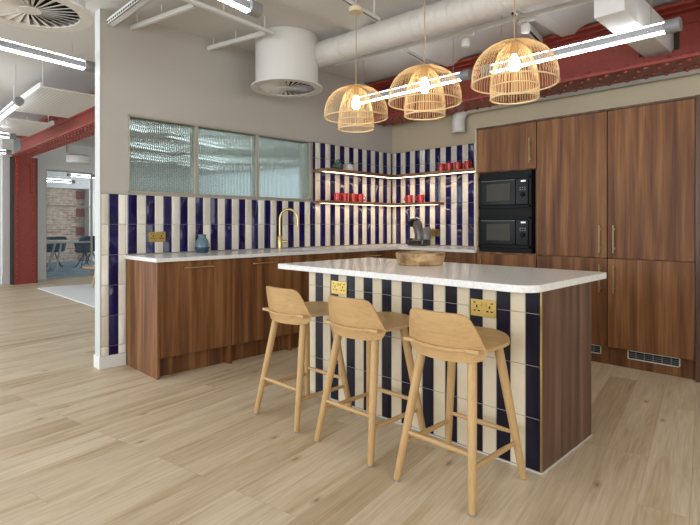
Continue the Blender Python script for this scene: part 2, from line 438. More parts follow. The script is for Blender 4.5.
# ================================================================== far space beyond the kitchen wall
GP = (-2.077, 7.807)          # left foot of the meeting-room glass, building-grid direction GX
CP = (-2.767, 7.250)          # column left corner
fw_ = MB()
gbox(fw_, GP, -.20, 0, 0, .12, 0, CZ)                    # pier beside the column
gbox(fw_, GP, 0, 1.40, 0, .12, 2.347, CZ)                # over the glass
gbox(fw_, GP, 1.40, 8.0, 0, .12, 0, CZ)
gbox(fw_, GP, -.86, -.66, -.12, 0.02, 0, CZ)             # pier left of the column
gbox(fw_, GP, -5.5, -.86, 0, .12, 2.45, CZ)
struct('wall_far', fw_, WHITE)
bb = MB(); gbox(bb, GP, -.20, 0.0, -.014, 0, 0, .16); gbox(bb, GP, -.875, -.66, -.134, -.12, 0, .16)
struct('baseboard_far', bb, WHITE)
# meeting room
mr = MB(); gbox(mr, GP, 0, 3.42, 5.0, 5.1, 0, 2.30); bw = struct('wall_brick', mr, BRICK, at=(GP[0],GP[1],0)); bw.rotation_euler = (0,0,0)
mr = MB()
gbox(mr, GP, -.9, 5.2, 4.8, 5.1, 2.30, CZ); gbox(mr, GP, 3.42, 3.75, 4.7, 5.1, 0, 2.30); gbox(mr, GP, 3.75, 5.2, 5.0, 5.1, 0, 2.3); gbox(mr, GP, -.96,-.86, .12, 5.1, 0, CZ); gbox(mr, GP, 5.2,5.3, .12, 5.1, 0, CZ); gbox(mr, GP, -.9,0, 5.0, 5.1, 0, 2.3)
struct('wall_meeting_room', mr, WHITE)
ca = MB(); gbox(ca, GP, -.86, 5.2, .12, 5.0, 0.0, .008)
struct('floor_meeting_room', ca, CARPET)
qb = MB()
qm = mat('red_brick', (.30,.05,.035), .7)
for z in (1.98, 1.42, .82): qb = MB(); gbox(qb, GP, 3.16, 3.42, 4.985, 5.0, z, z+.26); obj('brick_quoin', qb, qm, parent=bw)
def gwin(name, u0, u1, z0, z1, bars, vz=.06):
    w = bpy.data.objects.new(name, None); COL.objects.link(w); q = Vector((GP[0],GP[1],0))+GX*u0; w.location = q; w['kind'] = 'structure'
    f = MB(); t = .03
    gbox(f, GP, u0, u1, vz-.02, vz+.02, z1-t, z1); gbox(f, GP, u0, u1, vz-.02, vz+.02, z0, z0+t); gbox(f, GP, u0, u0+t, vz-.02, vz+.02, z0, z1); gbox(f, GP, u1-t, u1, vz-.02, vz+.02, z0, z1)
    for b in bars: gbox(f, GP, u0, u1, vz-.02, vz+.02, b-.015, b+.015)
    obj('window_frame', f, GREIGE, w)
    p = MB(); gbox(p, GP, u0+t, u1-t, vz-.004, vz+.004, z0+t, z1-t); obj('pane', p, PANE, w)
gwin('window_2', 0, 1.02, 0, 2.347, (1.575, .78))
gwin('window_3', -3.4, -.875, 0, 2.45, (1.55, .72), vz=.0)
gwin('window_4', -5.5, -3.45, 0, 2.45, (1.55, .72), vz=.0)

# riveted red column
ct = Vector((CP[0], CP[1], 0))
col = thing('steel_column', 'oxide red riveted steel column standing left of the meeting room glass', 'column', (CP[0], CP[1], 0))
c = MB(); gbox(c, CP, 0, .412, 0, .17, 0, 2.5); obj('shaft', c, REDP, col, bevel=.004)
c = MB()
gbox(c, CP, .03, .10, -.02, 0, 1.80, 2.46); gbox(c, CP, .30, .37, -.02, 0, 1.80, 2.46); gbox(c, CP, .02, .39, -.03, 0, 2.38, 2.5); obj('bracket', c, REDP, col)
c = MB(); gbox(c, CP, -.006, 0, .0, .17, 0, 2.5); gbox(c, CP, .412, .44, .03, .33, 0, 2.5); obj('painted_shadow_gap', c, DARKG, col)  # black sheets stand in for the shade beside the column
c = MB()
for k in range(28):
    for u in (.055, .345):
        q = ct+GX*u+Vector((0,0,.12+k*.085)); ny = -GY
        off = .02 if q.z > 1.8 else 0
        c.tube([q+ny*off, q+ny*(off+.018), q+ny*(off+.026)], [.023,.019,.008], 8)
obj('rivets', c, REDP, col)

def ibeam(name, label, x0, x1, z0, z1, y0, y1, hole=None):
    b = thing(name, label, 'beam', (x0, y0, z0))
    xm = (x0+x1)/2; w = MB(); tf = .03
    if hole:
        h0, h1, g0, g1 = hole
        w.box((xm-.01,y0,z0+tf),(xm+.01,h0,z1-tf)); w.box((xm-.01,h1,z0+tf),(xm+.01,y1,z1-tf)); w.box((xm-.01,h0,z0+tf),(xm+.01,h1,g0)); w.box((xm-.01,h0,g1),(xm+.01,h1,z1-tf))
    else: w.box((xm-.01,y0,z0+tf),(xm+.01,y1,z1-tf))
    obj('web', w, REDP, b)
    obj('bottom_flange', MB().box((x0,y0,z0),(x1,y1,z0+tf)), REDP, b, bevel=.004)
    obj('top_flange', MB().box((x0,y0,z1-tf),(x1,y1,z1)), REDP, b, bevel=.004)
    an = MB().box((xm-.10,y0,z0+tf),(xm-.01,y1,z0+tf+.014)).box((xm-.024,y0,z0+tf),(xm-.01,y1,z0+tf+.10)).box((xm-.10,y0,z1-tf-.014),(xm-.01,y1,z1-tf)).box((xm-.024,y0,z1-tf-.10),(xm-.01,y1,z1-tf))
    obj('angle_iron', an, REDP, b)
    r = MB(); y = y0+.05; k = 0
    while y < y1-.03:
        for x in (x0+.05, x1-.11) if k % 2 else (x0+.12, x1-.05):
            r.tube([(x,y,z0),(x,y,z0-.014),(x,y,z0-.021)], [.021,.017,.006], 10)
        if k % 2: r.tube([(x0+.06,y,z0+tf+.010),(x0+.06,y,z0+tf+.028),(x0+.06,y,z0+tf+.034)], [.021,.017,.006], 10)
        y += .075; k += 1
    obj('rivets', r, REDP, b)
    st = MB(); 
    for y in ((-3.62,) if hole else ()): st.box((x0+.02,y-.03,z0+tf),(xm,y+.03,z1-tf))
    if hole: obj('stiffener', st, REDP, b)
    return b
BX0, BX1 = -.555, -.168
ibeam('steel_beam', 'long oxide red riveted steel beam above the tall walnut cupboards', BX0, BX1, 2.45, 2.90, -7.9, -.002, hole=(-3.33,-3.04,2.50,2.80))
ibeam('steel_beam', 'oxide red riveted steel beam running to the red column', -2.82, -2.48, 2.50, 2.90, .12, 7.22)

# ================================================================== CEILING SERVICES
def diffuser(name, label, c, zf, R=.335, Rc=.292):
    t = thing(name, label, 'air diffuser', (c[0],c[1],zf))
    obj('plenum_drum', MB().lathe([(Rc-.012,CZ-zf-.002),(Rc,CZ-zf-.002),(Rc,.012),(Rc-.012,.012),(Rc-.012,CZ-zf-.002)], (c[0],c[1],zf), 64, cap=False), WHITE, t)
    f = MB()
    f.lathe([(R-.072,.0),(R,.0),(R,.014),(R-.072,.014),(R-.072,.0)], (c[0],c[1],zf), 64, cap=False)
    f.lathe([(0,.0),(.06,.0),(.06,.012),(0,.012)], (c[0],c[1],zf), 32)
    obj('face_plate', f, WHITE, t)
    b = MB(); n = 28
    for k in range(n):
        a0 = 2*pi*k/n; a1 = a0+2*pi/n*.66; r0, r1 = .055, R-.07; d = .16
        vs = []
        for (a, z) in ((a0, 0.002), (a1, .018)):
            for dz in (0, .003):
                vs += [(c[0]+r0*math.cos(a+d), c[1]+r0*math.sin(a+d), zf+z+dz), (c[0]+r1*math.cos(a), c[1]+r1*math.sin(a), zf+z+dz)]
        b.add(vs, [(0,1,5,4),(2,6,7,3),(0,2,3,1),(4,5,7,6),(0,4,6,2),(1,3,7,5)])
    o = obj('vanes', b, WHITE, t, smooth=False)
    obj('dark_interior', MB().lathe([(0,.05),(Rc-.013,.05),(Rc-.013,.055),(0,.055)], (c[0],c[1],zf), 48), DARKG, t)
    return t
diffuser('ceiling_diffuser', 'white round swirl air diffuser on a drum above the kitchen wall window', (-2.165,-.546), 2.45)
diffuser('ceiling_diffuser', 'large white round swirl air diffuser at the top left corner', (-4.334,-.859), 2.45)
# spiral duct
d0 = Vector((-1.95,-.765,2.77)); d1 = Vector((-1.66,-5.2,2.78))
def duct(p, q, r, name, label, mtl=None, cat='duct'):
    m = MB(); L = (q-p).length; n = int(L/.05); pts = [p+(q-p)*i/n for i in range(n+1)]
    m.tube(pts, [r+(.004 if i % 3 == 0 else 0) for i in range(n+1)], 40)
    o = obj(name, m, mtl or DUCTM, at=tuple(p)); return tag(o, label, cat)
duct(d0, d1, .112, 'air_duct', 'wide white painted spiral duct leading out of the drum diffuser')
# white rectangular duct through the beam web
bd = MB(); z0 = 2.56; z1 = 2.765
p0 = Vector((-2.3,-3.36,0)); 
bd.box((-1.55,-3.28,z0),(-.32,-3.09,z1)); tag(obj('box_duct', bd, WHITE, at=(-.9,-3.12,z0), bevel=.004), 'white square duct passing through the red beam', 'duct')
# small drain pipe under the beam with an elbow
pp = [(-.086,-7.5,2.507),(-.086,-1.215,2.507)]
arc = [(-.086, -1.215+.14*math.sin(a), 2.507-.14+.14*math.cos(a)) for a in [i*pi/2/8 for i in range(1,9)]]
pm = MB().tube(pp+arc+[(-.086,-1.075,2.245)], .074, 28)
pm.cyl((-.086,-1.075,2.245),(-.086,-1.075,2.232),.084)
tag(obj('waste_pipe', pm, WHITE, at=(-.086,-1.075,2.232)), 'white pipe with a bend running under the red beam along the wall', 'pipe')

def led_tube(label, a, b, group=None, r=.042, wires=True):
    a = Vector(a); b = Vector(b); d = (b-a).normalized(); c = (a+b)/2
    t = thing('tube_light', label, 'light', tuple(a), group)
    obj('end_cap', MB().cyl(a, a+d*.09, r+.004, n=20), GREYPL, t, bevel=.004)
    obj('end_cap', MB().cyl(b-d*.09, b, r+.004, n=20), GREYPL, t, bevel=.004)
    sd = d.cross(Vector((0,0,1))).normalized(); 
    def strip(w, z0, z1):
        m = MB(); vs = []
        for p in (a+d*.09, b-d*.09):
            for s_, z in ((-w,z0),(w,z0),(w,z1),(-w,z1)): vs.append(p+sd*s_+Vector((0,0,z)))
        return m.add(vs, [(0,1,2,3),(7,6,5,4),(0,4,5,1),(1,5,6,2),(2,6,7,3),(3,7,4,0)])
    obj('spine', strip(.016,-.022,.026), GREYPL, t)
    obj('lit_diffuser', strip(.018,-.036,-.024), TUBE, t)
    obj('lit_diffuser', strip(.010,.028,.036), TUBE, t)
    m = MB(); n = 2
    m.tube([a+d*.09, b-d*.09], r, 20, cap=False); obj('clear_tube', m, CLEAR, t)
    if wires:
        for f in (.12, .88):
            p = a+(b-a)*f; obj('suspension_wire', MB().cyl(p+Vector((0,0,r)), (p.x,p.y,CZ), .0025, n=6), STEEL, t)
    return t
Z = 2.50
led_tube('bright suspended tube light above the walnut cupboards, right of the pendants', (-1.21,-3.52,Z), (-1.21,-2.05,Z))
led_tube('bright tube light hung behind the left and middle rattan pendants', (-1.21,-1.93,Z), (-1.21,-.45,Z))
def gl(label, P, back, L=1.5, dirv=GX):
    P = Vector(P)+dirv*back; led_tube(label, P-dirv*L, P)
gl('suspended tube light left of the white wall end, under the big round diffuser', (-3.62,.215,2.5), 0)
gl('tube light whose end shows at the top edge above the kitchen wall', (-3.30,-1.72,2.5), 0)
led_tube('tube light pointing away below the big round diffuser, with a dark end cap', (-3.785,2.0,Z), (-3.75,3.5,Z))
gl('tube light far left near the red column top, upper one', (-3.28,4.65,2.5), 0)
gl('tube light far left near the red column top, lower one', (-2.93,6.70,2.5), 0)
for k, (x, y, w_) in enumerate(((.369,2.631,'nearest row, right half'),(-1.35,2.33,'nearest row, left half'),(1.95,4.03,'middle row, right half'),(.15,3.70,'middle row, left half'),(2.9,5.22,'farthest row, right half'),(1.1,4.89,'farthest row, left half'))):
    gl('blurred tube light behind the reeded kitchen window, '+w_, (x,y,2.5), 0, 1.55 if k != 1 else .9)
for (x, y, w_) in ((-3.9,-5.9,'directly behind the camera'),(-6.4,-2.2,'left of the stools'),(-6.4,-5.8,'in the rear left corner'),(-6.6,1.2,'left of the tiled wall end'),(-6.4,4.6,'left of the red column')):  # unseen tubes added to light the room from outside the view
    led_tube('unseen tube light added outside the picture, '+w_, (x,y,Z), (x,y+1.5,Z))
def gp(u, v, z=0): q = Vector((GP[0],GP[1],0))+GX*u+GY*v; return Vector((q.x,q.y,z))
led_tube('tube light inside the meeting room behind the glass', gp(.1,1.6,2.25), gp(1.40,1.6,2.25))
led_tube('unseen tube light added to brighten the meeting room, nearer of the two right of the glass', gp(2.2,2.2,2.5), gp(3.8,2.2,2.5))  # this and the next tube are unseen, added to brighten the meeting room
led_tube('unseen tube light added to brighten the meeting room, farther of the two right of the glass', gp(2.2,3.6,2.6), gp(3.8,3.6,2.6))

# lighting track and struts
def rail(label, a, b, w=.03, h=.03, name='ceiling_track', hang=()):
    a = Vector(a); b = Vector(b); d = (b-a).normalized(); s_ = d.cross(Vector((0,0,1))).normalized()
    t = thing(name, label, 'track', tuple(a)); vs = []
    def bar(w0, w1, z0, z1):
        vs = []
        for p in (a, b):
            for x, z in ((w0,z0),(w1,z0),(w1,z1),(w0,z1)): vs.append(p+s_*x+Vector((0,0,z)))
        return MB().add(vs, [(0,1,2,3),(7,6,5,4),(0,4,5,1),(1,5,6,2),(2,6,7,3),(3,7,4,0)])
    m = bar(-w/2,-w/2+.008,0,h); m2 = bar(w/2-.008,w/2,0,h); m3 = bar(-w/2,w/2,h-.006,h)
    m.add(m2.v, m2.f); m.add(m3.v, m3.f); obj('rail', m, WHITE, t)
    obj('slot', bar(-w/2+.008,w/2-.008,h*.35,h-.007), DARKG, t)
    if a.z+h < CZ-.01:
        for f in ((.1,.5,.9)): p = a+(b-a)*f; obj('hanging_rod', MB().cyl((p.x,p.y,p.z+h-.001),(p.x,p.y,CZ),.005,n=8), WHITE, t)
    return t
rail('white lighting track running to the drum diffuser', (-3.556,-.92,2.80), (-2.50,-.80,2.80))
rail('long white lighting track crossing above the pendants in front of the red beam', (-1.60,-.60,2.78), (-1.17,-4.2,2.78))
rail('short white ceiling strut from the wall above the window, left one', (-3.394,-.004,2.82), (-3.24,-.80,2.82), .026, .04)
rail('short white ceiling strut from the wall above the window, right one', (-2.679,-.004,2.82), (-2.53,-.72,2.82), .026, .04)
rail('white slotted strut between the duct and the red beam, left one', (-1.50,-1.30,2.84), (-.60,-1.14,2.84), .05, .05)
rail('white slotted strut between the duct and the red beam, right one', (-1.42,-2.42,2.84), (-.60,-2.28,2.84), .05, .05)
tray = tag(obj('cable_tray', MB().box((-3.60,-1.5,2.80),(-3.54,-.01,2.805)).box((-3.60,-1.5,2.80),(-3.595,-.01,2.85)).box((-3.545,-1.5,2.80),(-3.54,-.01,2.85)), PERF, at=(-3.53,-.7,2.8)), 'white perforated cable tray against the ceiling over the wall end', 'cable tray')
for k in range(34):
    obj('slot_hole', MB().box((-3.6015,-1.46+.043*k,2.815),(-3.6,-1.436+.043*k,2.832)), DARKG, tray)
for i, (x,y) in enumerate(((-1.430,-2.02),(-1.370,-2.52))):
    t = thing('track_spotlight', 'small white spotlight on the track, '+('left' if i == 0 else 'right')+' one of the two between the pendants', 'spotlight', (x,y,2.70))
    obj('driver_box', MB().box((x-.02,y-.08,2.745),(x+.02,y+.05,2.778)), WHITE, t, bevel=.004)
    obj('spot_head', MB().lathe([(0,0),(.03,0),(.035,.01),(.035,.06),(.02,.075),(0,.075)], (x,y,2.665), 20), WHITE, t)
# ceiling vault ribs
for y, w in ((-2.52,.17),(-1.28,.12),(-4.0,.2)):
    m = MB(); n = 12
    prof = [(-.30,CZ),(-.16,CZ-.015),(-.09,CZ-.045),(-w/3,CZ-.075),(w/3,CZ-.075),(.09,CZ-.045),(.16,CZ-.015),(.30,CZ)]
    vs = [(x, y+a, z) for x in (-3.6,-.56) for a, z in prof]; k = len(prof)
    fs = [(i,i+1,k+i+1,k+i) for i in range(k-1)]+[tuple(range(k)), tuple(range(2*k-1,k-1,-1)), (0,k,2*k-1,k-1)]
    struct('trim_4' if y == -2.52 else ('trim_5' if y == -1.28 else 'trim_6'), m.add(vs, fs), CEIL)
# perforated raft panels over the left space
for i, (y0, y1, zz) in enumerate(((1.75,3.25,2.62),(3.9,5.3,2.62))):
    m = MB().box((-3.65,y0,zz),(-2.95,y1,zz+.02)).box((-3.65,y0,zz+.02),(-3.62,y1,zz+.06)).box((-2.98,y0,zz+.02),(-2.95,y1,zz+.06))
    for x in (-3.6,-3.0):
        for y in (y0+.1, y1-.1): m.cyl((x,y,zz+.05),(x,y,CZ),.006,n=8)
    tag(obj('chilled_ceiling_panel', m, PERF, at=(-3.3,y0,zz)), 'white perforated panel hung from the ceiling, '+('nearer' if i == 0 else 'farther')+' of the two left of the wall', 'ceiling panel')
m = MB().lathe([(0,0),(.20,0),(.22,.02),(.22,.14),(.16,.17),(0,.17)], (-1.72,6.9,2.42), 32); m.cyl((-1.9,6.9,2.58),(-1.9,6.9,CZ),.05,n=16)
tag(obj('ceiling_diffuser', m, WHITE, at=(-1.72,6.9,2.42)), 'small white ceiling unit in front of the meeting room, beside the wall end', 'air diffuser')

# ================================================================== KITCHEN RUNS
def bar_handle(parent, p, q, nrm, name='handle', hm=None):
    p = Vector(p); q = Vector(q); n = Vector(nrm); m = MB(); d = (q-p).normalized()
    m.tube([p, q], .0055, 12)
    for e in (p+d*.03, q-d*.03): m.tube([e, e-n*.027], .006, 10); m.cyl(e-n*.027, e-n*.0295, .010, n=12)
    for e, s_ in ((p,-1),(q,1)): m.tube([e, e+d*s_*.004], .0075, 12)
    return obj(name, m, hm or BRASSD, parent)
FY = -.60; FXL = -3.44
units = [(-3.42,-2.795),(-2.795,-2.15),(-2.15,-1.50),(-1.50,-.62)]
pos = ['leftmost, beside the tiled wall end','second from the left, under the tap','third from the left, behind the first stool','last before the corner']
for i, (a, b) in enumerate(units):
    t = thing('base_cabinet', 'walnut base cabinet with one door, '+pos[i], 'cabinet', (a, FY, 0), 'walnut base cabinets along the back wall')
    c = MB().box((a+.001,-.578,.15),(b-.001,-.012,.886))
    if i == 0: c = MB().box((a+.001,-.578,.15),(b-.001,-.012,.886))
    if i == 2: c = MB().box((a+.001,-.578,.15),(b-.001,-.012,.73))
    obj('carcass', c, WALNUT, t)
    if i == 0: obj('end_panel', MB().box((FXL,-.60,.0),(a,-.012,.89)), WALNUT, t, bevel=.0015)
    d = obj('door', MB().box((a+.002 if i else a+.004,-.60,.155),(b-.002,-.58,.886)), WALNUT, t, bevel=.0015)
    xc = (a+b)/2
    bar_handle(d, (xc-.125,-.63,.835), (xc+.125,-.63,.835), (0,-1,0), hm=BRASS)
    obj('plinth', MB().box((a+.001,-.53,0),(b-.001,-.515,.15)), WALNUT, t)
    if i < 3: obj('divider_post', MB().box((b-.023,-.60,0),(b-.001,-.531,.153)), WALNUT, t)
t = thing('base_cabinet', 'walnut base cabinet under the coffee machine, beside the microwaves', 'cabinet', (-.6,-1.11,0))
obj('carcass', MB().box((-.578,-1.612,.15),(-.012,-.622,.886)), WALNUT, t)
for y0, y1 in ((-1.10,-.625),(-1.61,-1.104)):
    d = obj('door', MB().box((-.60,y0,.155),(-.58,y1,.886)), WALNUT, t, bevel=.0015)
    yc = (y0+y1)/2; bar_handle(d, (-.63,yc-.1,.835), (-.63,yc+.1,.835), (-1,0,0))
obj('plinth', MB().box((-.555,-1.612,0),(-.54,-.62,.15)), WALNUT, t)
# worktop with sink cut-out
sx0, sx1, sy0, sy1 = -2.08, -1.62, -.50, -.13
zt, zb = .92, .89
w = MB()
w.box((-3.455,-.62,zb),(sx0,-.012,zt)); w.box((sx0,-.62,zb),(sx1,sy0,zt)); w.box((sx0,sy1,zb),(sx1,-.012,zt)); w.box((sx1,-.62,zb),(-.012,-.012,zt)); w.box((-.62,-1.612,zb),(-.012,-.62,zt))
tag(obj('worktop', w, QUARTZ, at=(-2,-.3,zb)), 'white L-shaped stone worktop along the tiled walls', 'worktop')
SINKM = mat('dark_sink_steel', (.20,.20,.20), .35, 1.0)
s = MB()
s.box((sx0,sy0,.74),(sx1,sy1,.745)).box((sx0,sy0,.745),(sx0+.004,sy1,.889)).box((sx1-.004,sy0,.745),(sx1,sy1,.889)).box((sx0,sy0,.745),(sx1,sy0+.004,.889)).box((sx0,sy1-.004,.745),(sx1,sy1,.889))
sk = tag(obj('sink', s, SINKM, at=(-1.85,-.3,.74)), 'steel sink sunk into the worktop below the brass tap', 'sink')
obj('drain', MB().lathe([(0,0),(.035,0),(.035,.003),(0,.003)], (-1.85,-.3,.7455), 24), STEEL, sk)
# tap
fx, fy = -1.90, -.085
t = thing('kitchen_tap', 'tall brass gooseneck tap on the back worktop', 'tap', (fx,fy,.92))
obj('base', MB().lathe([(0,0),(.030,0),(.030,.006),(.0245,.010),(.0245,.125),(.020,.135),(0,.135)], (fx,fy,.92), 28), BRASS, t)
dx = Vector((.62,-.78,0)).normalized(); R = .095
pts = [Vector((fx,fy,1.05)), Vector((fx,fy,1.22))]
for i in range(1, 17):
    a = pi*i/16*1.03; pts.append(Vector((fx,fy,1.225))+dx*(R-R*math.cos(a))+Vector((0,0,R*1.15*math.sin(a))))
pts.append(pts[-1]+Vector((0,0,-.05)))
obj('spout', MB().tube(pts, .012, 16), BRASS, t)
obj('nozzle', MB().cyl(pts[-1]+Vector((0,0,.02)), pts[-1]+Vector((0,0,-.008)), .015, n=16), BRASS, t)
m = MB(); e = Vector((fx,fy,1.0)); m.tube([e+dx*.02, e+dx*.085], .012, 14); m.tube([e+dx*.07, e+dx*.072+Vector((0,0,.10))], .0035, 8); obj('lever', m, BRASS, t)

# sockets
def socket(label, c, u, n, wdt=.147, hgt=.087):
    c = Vector(c); u = Vector(u); n = Vector(n); t = thing('wall_socket', label, 'socket', tuple(c))
    def bx(u0,u1,z0,z1,h0,h1):
        vs = []
        for h in (h0,h1):
            for a, z in ((u0,z0),(u1,z0),(u1,z1),(u0,z1)): vs.append(c+u*a+n*h+Vector((0,0,z)))
        return MB().add(vs, [(0,1,2,3),(7,6,5,4),(0,4,5,1),(1,5,6,2),(2,6,7,3),(3,7,4,0)])
    obj('face_plate', bx(-wdt/2,wdt/2,-hgt/2,hgt/2,.0,.006), BRASSP, t, bevel=.001)
    for s_ in (-.037,.037):
        h = MB()
        for q in (bx(s_-.004,s_+.004,.0,.014,.006,.0066), bx(s_-.018,s_-.006,-.018,-.011,.006,.0066), bx(s_+.006,s_+.018,-.018,-.011,.006,.0066)): h.add(q.v, q.f)
        obj('pin_holes', h, BLACK, t)
    for s_ in (-1,1):
        q = bx(s_*.012-.006, s_*.012+.006, .012, .032, .006, .010); obj('switch', q, BRASSP, t, bevel=.001)
        q = bx(s_*.050-.006, s_*.050+.006, .024, .030, .006, .0075); obj('indicator', q, BLACK, t)
socket('brass double socket on the striped tiles left of the blue vase', (-3.177,-.0105,1.068), (1,0,0), (0,-1,0))
socket('brass double socket on the tiles right of the coffee machine', (-.0105,-.68,1.075), (0,-1,0), (-1,0,0))

# floating shelves (one continuous L each)
def shelf(label, z0, z1, xl, yr, dep):
    t = thing('floating_shelf', label, 'shelf', (-.1,-.1,z0))
    poly = [(xl,-.0105),(xl,-dep),(-dep,-dep),(-dep,yr),(-.0105,yr),(-.0105,-.0105)]
    obj('board', MB().prism(poly, z0, z1), WALNUT_X, t, bevel=.002)
    l = MB().prism([(xl+.02,-dep+.10),(xl+.02,-dep+.045),(-dep+.045,-dep+.045),(-dep+.045,yr+.02),(-dep+.10,yr+.02),(-dep+.10,-dep+.10)], z0-.0008, z0+.0005)
    obj('led_strip', l, STRIP, t)
    return t
shelf('upper long wooden corner shelf with a warm light strip under it', 1.762, 1.795, -1.38, -1.60, .24)
shelf('lower shorter wooden corner shelf with a warm light strip under it', 1.412, 1.442, -1.38, -.825, .20)

# mugs
mg = thing('mug', 'x', 'mug', (0,0,0), 'red mugs on the shelves')
mprof = [(0,0),(.036,0),(.040,.004),(.0415,.03),(.0415,.096),(.0395,.098),(.0375,.096),(.0375,.01),(0,.008)]
obj('body', MB().lathe(mprof, (0,0,0), 28), RED, mg)
obj('handle', MB().tube([(.040+.026*math.sin(a),0,.051+.026*math.cos(a)*-1) for a in [pi*i/10 for i in range(11)]], .0055, 8), RED, mg)
lab = ['red mug leftmost of the four on the lower shelf above the worktop','red mug second from left of the four on the lower shelf','red mug third from left of the four on the lower shelf','red mug nearest the corner of the four on the lower shelf',
 'red mug left one of the pair above the coffee machine','red mug right one of the pair above the coffee machine',
 'red mug leftmost of the four on the upper shelf beside the cupboard','red mug second from left on the upper shelf beside the cupboard','red mug third from left on the upper shelf beside the cupboard','red mug nearest the cupboard on the upper shelf']
spots = [(-1.087,-.10,1.442,.6),(-.972,-.10,1.442,3.6),(-.83,-.10,1.442,.9),(-.712,-.10,1.442,-.6),(-.11,-.375,1.442,1.9),(-.11,-.555,1.442,2.3),(-.11,-.855,1.795,.4),(-.11,-.968,1.795,2.2),(-.11,-1.085,1.795,-.9),(-.11,-1.215,1.795,1.0)]
for i, (x,y,z,r) in enumerate(spots):
    if i == 0: mg.location = (x,y,z); mg.rotation_euler = (0,0,r); mg['label'] = lab[0]
    else: dup(mg, (x,y,z), lab[i], r)
# jars on the top shelf
def jar(name, label, cat, c, m1, prof, m2=None, lid=None):
    t = thing(name, label, cat, c); obj('body', MB().lathe(prof, c, 32), m1, t)
    if lid: obj('stopper', MB().lathe(lid, c, 20), m2 or m1, t)
    return t
jar('jar', 'dark green ceramic jar with a knob lid on the upper shelf', 'jar', (-1.095,-.12,1.795), GREENC, [(0,0),(.040,0),(.060,.03),(.062,.055),(.048,.080),(.03,.088),(0,.088)], GREENC, [(0,.086),(.027,.086),(.030,.095),(.028,.118),(.02,.125),(0,.126)])
jar('jar', 'pale grey ceramic bottle jar on the upper shelf right of the green jar', 'jar', (-.935,-.12,1.795), WHITEC, [(0,0),(.062,0),(.070,.012),(.070,.05),(.058,.078),(.025,.095),(.012,.10),(0,.10)], WHITEC, [(0,.098),(.010,.098),(.010,.125),(.006,.13),(0,.13)])
jar('vase', 'blue-grey faceted ceramic vase on the back worktop', 'vase', (-2.815,-.14,.92), [BLUEC][0], [(0,0),(.048,0),(.056,.012),(.066,.045),(.064,.075),(.050,.115),(.034,.135),(.034,.150),(.040,.165),(.033,.166),(.028,.15),(0,.14)])
o = [x for x in bpy.data.objects if x.name.startswith('vase')][0]
obj('dipped_base', MB().lathe([(.0485,-.0),(.0568,.012),(.0668,.045),(.0666,.052),(.0655,.052),(.05,.01),(.0485,0)], (-2.815,-.14,.92), 32), BLUEC2, o)

# coffee machine
cx, cy, cz = -.20, -.60, .92
t = thing('coffee_machine', 'grey and black capsule coffee machine on the worktop near the corner', 'coffee machine', (cx,cy,cz))
def rb(x0,x1,y0,y1,z0,z1): return MB().box((cx+x0,cy+y0,cz+z0),(cx+x1,cy+y1,cz+z1))
GRAPH = mat('graphite_plastic', (.06,.058,.058), .25, Coat_Weight=.5)
obj('base', rb(-.08,.08,-.11,.13,0,.075), GRAPH, t, bevel=.014, seg=3)
for k in range(4): obj('drip_slot', rb(-.083,-.078,-.075+.045*k,-.045+.045*k,.022,.058), BLACK, t)
body = MB(); pts = [(0,.0,.07),(0,-.005,.13),(0,.015,.20),(0,.04,.265),(0,.045,.295)]
body.tube([(cx+a,cy+b,cz+c) for a,b,c in pts], [.062,.060,.058,.060,.05], 24); obj('body', body, mat('grey_metallic_plastic', (.12,.11,.11), .3, .4), t)
obj('brew_head', MB().tube([(cx-.03,cy+.045,cz+.280),(cx-.02,cy+.075,cz+.280),(cx-.015,cy+.125,cz+.272),(cx-.01,cy+.135,cz+.272)], [.045,.052,.050,.04], 24), BLACK, t)
obj('lever', MB().tube([(cx-.03,cy+.06,cz+.31),(cx-.03,cy+.02,cz+.335),(cx-.03,cy-.03,cz+.315)], .010, 10), STEEL, t)
wt = MB(); wt.tube([(cx+.02,cy-.085,cz+.075),(cx+.02,cy-.085,cz+.20),(cx+.02,cy-.08,cz+.215)], [.055,.058,.05], 24); obj('water_tank', wt, clear('smoked_tank', (.25,.24,.24), .75, .08), t)
obj('cup_stand', MB().lathe([(0,0),(.035,0),(.035,.012),(0,.012)], (cx-.05,cy+.09,cz+.076), 20), BLACK, t)

# ================================================================== TALL CUPBOARDS
TX = -.60; TT = 2.135
ys = [(-1.62,-2.246),(-2.250,-2.858),(-2.862,-3.480)]
# unit 1: oven tower
t = thing('tall_cabinet', 'tall walnut cabinet housing the two black microwaves', 'cabinet', (TX,-1.93,0))
y0, y1 = ys[0]
for nm, p_, q_ in (('side_panel',(-.578,y1,.15),(-.012,y1+.016,TT)),('side_panel',(-.578,y0-.016,.15),(-.012,y0,TT)),('shelf_panel',(-.578,y1+.016,.885),(-.03,y0-.016,.903)),('shelf_panel',(-.578,y1+.016,1.69),(-.03,y0-.016,1.697)),('back_panel',(-.03,y1+.016,.15),(-.012,y0-.016,TT))):
    obj(nm, MB().box(p_, q_), WALNUT, t)
obj('edge_strip', MB().box((-.602,y0,.92),(-.585,y0+.012,TT)), mat('cream_edge', (.62,.55,.42), .5), t)
d = obj('door', MB().box((TX,y1+.003,1.697),(TX+.02,y0-.003,TT-.012)), WALNUT, t, bevel=.0015)
bar_handle(d, (-.63,-2.19,1.755), (-.63,-2.19,1.975), (-1,0,0))
d = obj('door', MB().box((TX,y1+.003,.155),(TX+.02,y0-.003,.885)), WALNUT, t, bevel=.0015)
bar_handle(d, (-.63,-1.68,.61), (-.63,-1.68,.83), (-1,0,0))
obj('shaded_top_trim', MB().box((TX-.003,y1,TT-.008),(-.012,y0,TT+.008)), WALNUT_GREY, t)  # top board; its dark colour stands in for the thin shadow along the top
obj('plinth', MB().box((-.555,y1,0),(-.54,y0,.15)), WALNUT, t)
